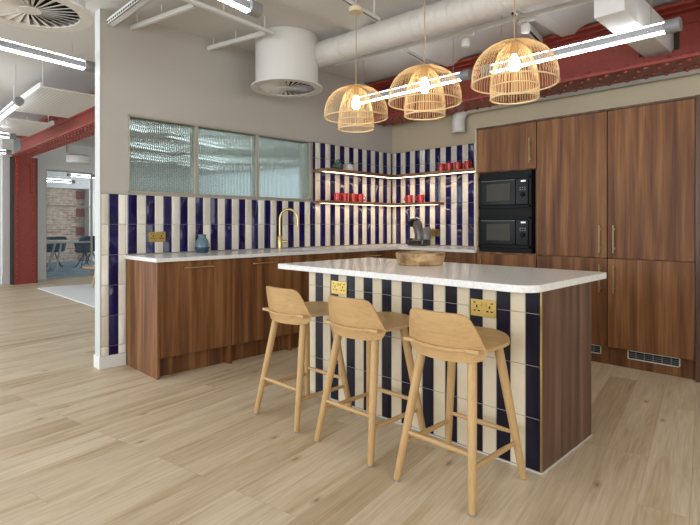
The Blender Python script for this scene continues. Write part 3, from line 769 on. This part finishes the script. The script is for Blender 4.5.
for i, (y0, y1) in enumerate(ys[1:]):
    t = thing('tall_cabinet', ('tall walnut cupboard with handles on its right edge, right of the microwaves' if i == 0 else 'tall walnut cupboard with handles on its left edge, far right of the wall'), 'cabinet', (TX,(y0+y1)/2,0))
    c = MB().box((-.578,y1,.15),(-.012,y1+.018,TT)).box((-.578,y0-.018,.15),(-.012,y0,TT)).box((-.578,y1,.885),(-.012,y0,.90)).box((-.578,y1,TT-.018),(-.012,y0,TT)).box((-.03,y1,.15),(-.012,y0,TT)).box((-.578,y1,.15),(-.012,y0,.168))
    obj('carcass', c, WALNUT, t)
    hy = -2.805 if i == 0 else -2.915
    d = obj('door', MB().box((TX,y1+.002,.897),(TX+.02,y0-.002,TT-.012)), WALNUT, t, bevel=.0015)
    bar_handle(d, (-.63,hy,.945), (-.63,hy,1.165), (-1,0,0))
    d = obj('door', MB().box((TX,y1+.002,.155),(TX+.02,y0-.002,.890)), WALNUT, t, bevel=.0015)
    bar_handle(d, (-.63,hy,.612), (-.63,hy,.835), (-1,0,0))
    obj('shaded_top_trim', MB().box((TX-.003,y1,TT-.008),(-.012,y0,TT+.008)), WALNUT_GREY, t)
    obj('plinth', MB().box((-.555,y1,0),(-.54,y0,.15)), WALNUT, t)
    if i == 1: obj('end_panel', MB().box((-.612,-3.53,0),(-.012,-3.483,TT+.008)), WALNUT_GREY, t, bevel=.002)
# plinth vents
for i, (a, b) in enumerate(((-3.376,-3.004),(-2.80,-2.43))):
    t = thing('plinth_vent', 'white slotted vent grille in the walnut plinth, '+('under the far right cupboard' if i == 0 else 'half hidden behind the island'), 'vent', (-.556,(a+b)/2,.08))
    fr = MB().box((-.563,a,.074),(-.556,b,.082)).box((-.563,a,.140),(-.556,b,.148)).box((-.563,a,.074),(-.556,a+.008,.148)).box((-.563,b-.008,.074),(-.556,b,.148))
    obj('grille_frame', fr, WHITEC, t)
    obj('backing', MB().box((-.5565,a+.008,.082),(-.5555,b-.008,.140)), DARKG, t)
    sl = MB()
    for k in range(3): sl.box((-.561,a+.008,.095+.014*k),(-.557,b-.008,.0975+.014*k))
    for k in range(1,6): yy = a+(b-a)*k/6; sl.box((-.5615,yy-.002,.082),(-.557,yy+.002,.140))
    obj('slats', sl, GREYPL, t)
# microwaves
def microwave(label, z0, z1):
    ya, yb = -1.642, -2.190; t = thing('microwave', label, 'microwave', (TX,(ya+yb)/2,z0), 'black built-in microwaves')
    obj('case', MB().box((-.575,yb,z0),(-.10,ya,z1)), BLACK, t)
    H = z1-z0
    obj('trim_frame', MB().box((-.590,yb-.002,z0),(-.575,ya+.002,z0+.028)).box((-.590,yb-.002,z1-.026),(-.575,ya+.002,z1)).box((-.590,yb-.002,z0),(-.575,yb+.022,z1)).box((-.590,ya-.022,z0),(-.575,ya+.002,z1)), BLACK, t, bevel=.002)
    ys_ = -2.040
    d = obj('door', MB().box((-.598,ys_+.002,z0+.032),(-.576,ya-.026,z1-.030)), BLACKG, t, bevel=.003)
    obj('door_window', MB().box((-.6005,-1.985,z0+.072),(-.598,-1.735,z1-.068)), WINDOWG, d)
    obj('door_edge', MB().box((-.6005,ys_+.006,z1-.040),(-.598,ya-.03,z1-.036)), GREYPL, d)
    p = obj('control_panel', MB().box((-.598,yb+.026,z0+.032),(-.576,ys_-.002,z1-.030)), BLACKG, t, bevel=.003)
    g = MB()
    for k in range(4): g.box((-.5990,-2.095-.012*k-.009,z1-.062),(-.598,-2.095-.012*k,z1-.047))
    obj('display', g, DISPLAY, p)
    yk = -2.112
    obj('dial', MB().tube([(-.598,yk,z0+.125),(-.615,yk,z0+.125),(-.618,yk,z0+.125)], [.020,.018,.014], 24), BLACK, p)
    bt = MB()
    for r_ in range(2):
        for k in range(3): bt.box((-.600,yk-.03+.024*k,z0+.165+.020*r_),(-.598,yk-.018+.024*k,z0+.173+.020*r_))
    obj('button', bt, GREYPL, p)
microwave('upper one of the two black built-in microwaves', 1.335, 1.640)
microwave('lower one of the two black built-in microwaves', .950, 1.250)
ho = thing('microwave_housing', 'black metal surround holding the two microwaves in the tall cabinet', 'housing', (-.575,-1.93,.904))
for za, zb_ in ((.904,.949),(1.251,1.334),(1.641,1.689)): obj('filler_panel', MB().box((-.575,-2.190,za),(-.10,-1.64,zb_)), BLACK, ho, bevel=.002)
obj('side_gap_panel', MB().box((-.50,-2.227,.904),(-.10,-2.193,1.689)), mat('dark_blue_reflection', (.01,.015,.03), .08), ho)  # blue colour stands in for a reflection in the dark gap

# ================================================================== ISLAND
ix0, ix1, iy0, iy1 = -2.795, -2.165, -3.296, -1.598; iz = .865
t = thing('kitchen_island', 'kitchen island clad in navy and cream striped tiles with a walnut end', 'kitchen island', ((ix0+ix1)/2,(iy0+iy1)/2,0))
obj('carcass', MB().box((ix0+.012,iy0+.022,0),(ix1-.02,iy1-.012,iz)), WHITEC, t)
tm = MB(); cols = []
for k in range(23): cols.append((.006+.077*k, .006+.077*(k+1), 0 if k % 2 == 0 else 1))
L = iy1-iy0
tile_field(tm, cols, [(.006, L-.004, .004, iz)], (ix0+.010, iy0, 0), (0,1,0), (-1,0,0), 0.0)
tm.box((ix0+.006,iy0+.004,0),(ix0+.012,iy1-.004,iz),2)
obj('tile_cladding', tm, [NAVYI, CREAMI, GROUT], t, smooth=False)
obj('end_panel', MB().box((ix0+.004,iy0,0.006),(ix1,iy0+.022,iz)), WALNUT_GREY, t, bevel=.0015)
obj('end_panel', MB().box((ix0+.012,iy1-.012,0.006),(ix1,iy1,iz)), WHITEC, t)
obj('corner_trim', MB().box((ix0,iy0-.001,0.004),(ix0+.006,iy0+.006,iz)), BRASS, t)
obj('sealant_line', MB().box((ix0-.004,iy0-.005,0),(ix1,iy0-.0005,.006)).box((ix0-.004,iy0,0),(ix0+.0,iy1,.006)), WHITEC, t)
for k in range(3):
    a = iy0+.022+(L-.034)*k/3; b = a+(L-.034)/3
    d = obj('door', MB().box((ix1-.02,a+.002,.10),(ix1,b-.002,iz-.005)), WALNUT, t, bevel=.0015)
# rounded slab
def rrect(x0,x1,y0,y1,rs,n=10):
    pts = []
    for (cx_,cy_,r,a0) in ((x1,y1,rs[0],0),(x0,y1,rs[1],pi/2),(x0,y0,rs[2],pi),(x1,y0,rs[3],3*pi/2)):
        ox = cx_-r if cx_ == x1 else cx_+r; oy = cy_-r if cy_ == y1 else cy_+r
        for i in range(n+1): a = a0+pi/2*i/n; pts.append((ox+r*math.cos(a), oy+r*math.sin(a)))
    return pts
slab = MB().prism(rrect(-2.955,-1.99,-3.325,-1.447,(.02,.02,.11,.03)), iz, .900)
tag(obj('island_worktop', slab, QUARTZ, at=(-2.45,-2.4,iz), bevel=.003), 'white speckled stone worktop with rounded corners on the island', 'worktop')
socket('brass double socket on the island tiles behind the first stool', (ix0+.0015,-1.918,.757), (0,-1,0), (-1,0,0))
socket('brass double socket on the island tiles above the nearest stool', (ix0+.0015,-2.990,.747), (0,-1,0), (-1,0,0))
# bowl
bc = (-2.30,-2.21,.900)
prof = [(0,0),(.145,0),(.152,.004),(.160,.030),(.170,.070),(.168,.083),(.158,.085),(.150,.075),(.140,.030),(.125,.018),(0,.016)]
tag(obj('wooden_bowl', MB().lathe(prof, bc, 64), BOWLW, at=bc), 'wide shallow wooden bowl on the island worktop', 'bowl')

# ================================================================== STOOLS
def lerp_tab(tab, x):
    for (a, va), (b, vb) in zip(tab, tab[1:]):
        if x <= b: return va+(vb-va)*(x-a)/(b-a)
    return tab[-1][1]
def make_stool():
    t = thing('bar_stool', 'x', 'bar stool', (0,0,0), 'oak bar stools at the island')
    # seat
    G = []; NX, NY = 22, 18
    def hw(x):
        if x < .08: return .198
        u = (x-.08)/.155; return .198*math.sqrt(max(0,1-u*u*.98))*.75+.198*.25*(1-u)+.0
    for i in range(NX+1):
        u = i/NX; x = -.178+.405*(math.sin(u*pi/2) if False else u**.85)
        h = max(hw(x), .055); row = []
        for j in range(NY+1):
            s_ = -1+2*j/NY; y = h*s_
            xx = x + .0
            z = .647-.016*math.sin(min(1,max(0,(x+.18)/.34))*pi)*(1-(s_*.8)**2)+.010*max(0,(x-.05)/.15)
            row.append((xx,y,z))
        G.append(row)
    obj('seat', MB().shell(G, .014), OAK, t, bevel=0)
    # backrest, curved and with rounded upper corners
    zh = [(0,.801),(.118,.800),(.138,.795),(.152,.784),(.164,.764),(.174,.736),(.187,.697),(.197,.665),(.203,.642)]
    zl = [(0,.588),(.13,.590),(.165,.597),(.183,.603),(.196,.620),(.203,.640)]
    G = []; N = 28; M = 10
    for i in range(N+1):
        y = .203*math.sin(-pi/2+pi*i/N); row = []
        a = lerp_tab(zl, abs(y)); b = lerp_tab(zh, abs(y))
        for j in range(M+1):
            z = a+(b-a)*j/M
            row.append((-.192+.072*(y/.203)**2-.19*(z-.65), y, z))
        G.append(row)
    obj('backrest', MB().shell(G, .012), OAK, t)
    # lip of the seat reaching through behind the backrest
    G = []
    for i in range(N+1):
        y = -.207+.414*i/N; e = 1-abs(y/.207)**6
        xb = -.192+.072*(y/.203)**2
        G.append([(xb+.02, y, .646), (xb-.004-.019*e, y, .646)])
    obj('seat_lip', MB().shell(G, .012), OAK, t)
    und = MB().box((-.10,-.10,.612),(.13,.11,.636)); obj('seat_frame', und, OAK, t, bevel=.006)
    feet = [(-.226,.199),(-.226,-.199),(.200,.208),(.200,-.208)]; tops = [(-.112,.128),(-.112,-.128),(.115,.120),(.115,-.120)]
    def at(k, z):
        f, p = feet[k], tops[k]; u = z/.64; return Vector((f[0]+(p[0]-f[0])*u, f[1]+(p[1]-f[1])*u, z))
    for k in range(4):
        m = MB(); zs = [.006,.012,.2,.4,.634]; m.tube([at(k,z) for z in zs], [.0145,.0165,.0185,.0205,.0215], 18)
        l = obj('leg', m, OAK_Z, t)
        obj('foot_pad', MB().tube([at(k,0),at(k,.007)], [.013,.014], 14), GREYPL, l)
    for a, b, z in ((0,1,.222),(2,3,.215),(0,2,.172),(1,3,.172)):
        p, q = at(a,z), at(b,z); c_ = (p+q)/2
        obj('stretcher', MB().tube([p, p+(q-p)*.25, c_, p+(q-p)*.75, q], [.0085,.0115,.0125,.0115,.0085], 14), OAK, t)
    return t
st = make_stool()
labs = ['oak bar stool farthest from the camera, leftmost of the three at the island', 'middle one of the three oak bar stools at the island', 'oak bar stool nearest the camera, rightmost of the three at the island']
for i, y in enumerate((-1.905,-2.476,-3.050)):
    if i == 0: st.location = (-3.082,y,0); st['label'] = labs[0]
    else: dup(st, (-3.082 if i == 1 else -3.097,y,0), labs[i])

# ================================================================== PENDANTS
def make_pendant():
    t = thing('pendant_lamp', 'x', 'pendant lamp', (0,0,0), 'rattan pendants above the island')   # origin at rim level
    H = .232; R = .231
    def dome(a, n=9):
        out = []
        for i in range(n):
            u = i/(n-1); ph = u*pi/2*1.04
            out.append(Vector((max(.018, R*math.sin(ph)**.92)*math.cos(a), max(.018, R*math.sin(ph)**.92)*math.sin(a), H*math.cos(ph*.962)**.85 if i < n-1 else 0)))
        return out
    m = MB(); n = 72
    for k in range(n):
        a = 2*pi*k/n+random.uniform(-.012,.012); m.tube(dome(a), .0015, 4, cap=False)
    obj('outer_shade', m, BAMBOO, t)
    m = MB(); n = 52; Ri = .129
    for k in range(n):
        a = 2*pi*k/n+random.uniform(-.015,.015); pr = [(.02,H-.004),(.055,H-.025),(.085,.17),(.108,.11),(.122,.045),(Ri,-.02),(Ri,-.082)]
        m.tube([(r*math.cos(a), r*math.sin(a), z) for r, z in pr], .0016, 4, cap=False)
    obj('inner_shade', m, BAMBOO, t)
    def ring(r, z, rr): return MB().tube([(r*math.cos(2*pi*k/48), r*math.sin(2*pi*k/48), z) for k in range(48)], rr, 8, closed=True)
    obj('hoop', ring(R,0,.0045), BAMBR, t); obj('hoop', ring(Ri,-.082,.0045), BAMBR, t); obj('hoop', ring(Ri,-.02,.003), BAMBR, t)
    obj('top_cap', MB().lathe([(0,H-.006),(.035,H-.008),(.03,H+.004),(.012,H+.012),(0,H+.012)], (0,0,0), 20), BAMBR, t)
    obj('lamp_holder', MB().lathe([(0,.16),(.019,.16),(.019,.225),(.008,.24),(0,.24)], (0,0,0), 20), BRASS, t)
    obj('bulb', MB().lathe([(0,.062),(.018,.066),(.030,.085),(.032,.105),(.022,.135),(.014,.158),(0,.158)], (0,0,0), 20), BULB, t)
    obj('cord', MB().cyl((0,0,H+.01),(0,0,.775),.0035,n=8), CORD, t)
    obj('canopy', MB().lathe([(0,.768),(.05,.770),(.054,.785),(.054,.80),(0,.80)], (0,0,0), 28), CANOPY, t)
    return t
pn = make_pendant()
labs = ['leftmost and farthest of the three domed rattan pendants, glowing', 'middle one of the three domed rattan pendants above the island', 'rightmost and nearest of the three domed rattan pendants']
PEND = [(-2.47,-1.755,1.955),(-2.485,-2.385,1.955),(-2.495,-3.005,1.955)]
for i, p in enumerate(PEND):
    if i == 0: pn.location = p; pn['label'] = labs[0]
    else: dup(pn, p, labs[i])
    rail('white ceiling bar carrying the canopy of the '+('left','middle','right')[i]+' pendant', (p[0]-.3,p[1]-.05,2.755), (p[0]+.3,p[1]+.05,2.755), .035, .03, name='ceiling_track')

# ================================================================== FAR FURNITURE
tag(obj('rug', MB().box((-2.60,2.3,.0),(.6,6.3,.012)), RUGM, at=(-1,4.3,0), bevel=.004), 'white rug on the oak floor beyond the kitchen wall', 'rug')
t = thing('coffee_table', 'low round wooden table on the white rug behind the wall end', 'table', (-1.60,5.75,.013))
obj('tabletop', MB().lathe([(0,.36),(.36,.36),(.385,.375),(.385,.392),(0,.392)], (-1.60,5.75,0), 40), OAK, t, bevel=.003)
for k in range(3):
    a = 2*pi*k/3+3.6; obj('leg', MB().tube([(-1.60+.30*math.cos(a),5.75+.30*math.sin(a),.018),(-1.60+.20*math.cos(a),5.75+.20*math.sin(a),.362)], [.018,.026], 14), OAK_Z, t)
def gp(u, v, z=0): q = Vector((GP[0],GP[1],0))+GX*u+GY*v; return Vector((q.x,q.y,z))
tc = gp(1.1,2.25,.008)
t = thing('meeting_table', 'white meeting table behind the partition glass', 'table', tuple(tc))
m = MB(); poly = []
for p in rrect(-.75,.35,-.5,.5,(.1,.1,.1,.1),5):
    q = gp(1.27,2.25)+GX*p[0]+GY*p[1]; poly.append((q.x,q.y))
obj('tabletop', m.prism(poly, .735, .765), WHITEC, t)
for s_ in (-.25, .25):
    b = gp(1.22,2.25+s_); obj('leg', MB().tube([b+Vector((-.06,-.1*s_,.010)), gp(1.32,2.25+s_*.6,.735)], [.022,.03], 12), WHITEC, t)
ch = thing('meeting_chair', 'x', 'chair', (0,0,0), 'navy chairs in the meeting room')
G = []
for i in range(13):
    a = -2.2+4.4*i/12; row = []
    for j in range(7):
        z = .46+.36*j/6; r = .25+.05*j/6; row.append((r*math.cos(a)*-1, r*math.sin(a), z-(0 if abs(a) < 1.2 else (abs(a)-1.2)*.16*j/6)))
    G.append(row)
obj('shell', MB().shell(G, .03), NAVYF, ch)
obj('seat', MB().lathe([(0,.40),(.20,.41),(.26,.45),(.25,.475),(0,.47)], (0,0,0), 24), NAVYF, ch)
for k in range(4):
    a = pi/4+pi/2*k; obj('leg', MB().tube([(.30*math.cos(a),.30*math.sin(a),0),(.22*math.cos(a),.22*math.sin(a),.03),(.04*math.cos(a),.04*math.sin(a),.34),(.03*math.cos(a),.03*math.sin(a),.41)], .011, 8), BLACK, ch)
cl = ['navy upholstered meeting chair at the far side of the white meeting table', 'navy upholstered meeting chair at the right end of the meeting table', 'navy upholstered meeting chair deepest in the meeting room, against the right side']
for i, (u, v, r) in enumerate(((1.68,3.25,4.4),(2.05,2.35,3.2),(2.75,3.3,4.2))):
    p = gp(u, v, .008)
    if i == 0: ch.location = p; ch.rotation_euler = (0,0,r); ch['label'] = cl[0]
    else: dup(ch, tuple(p), cl[i], r)
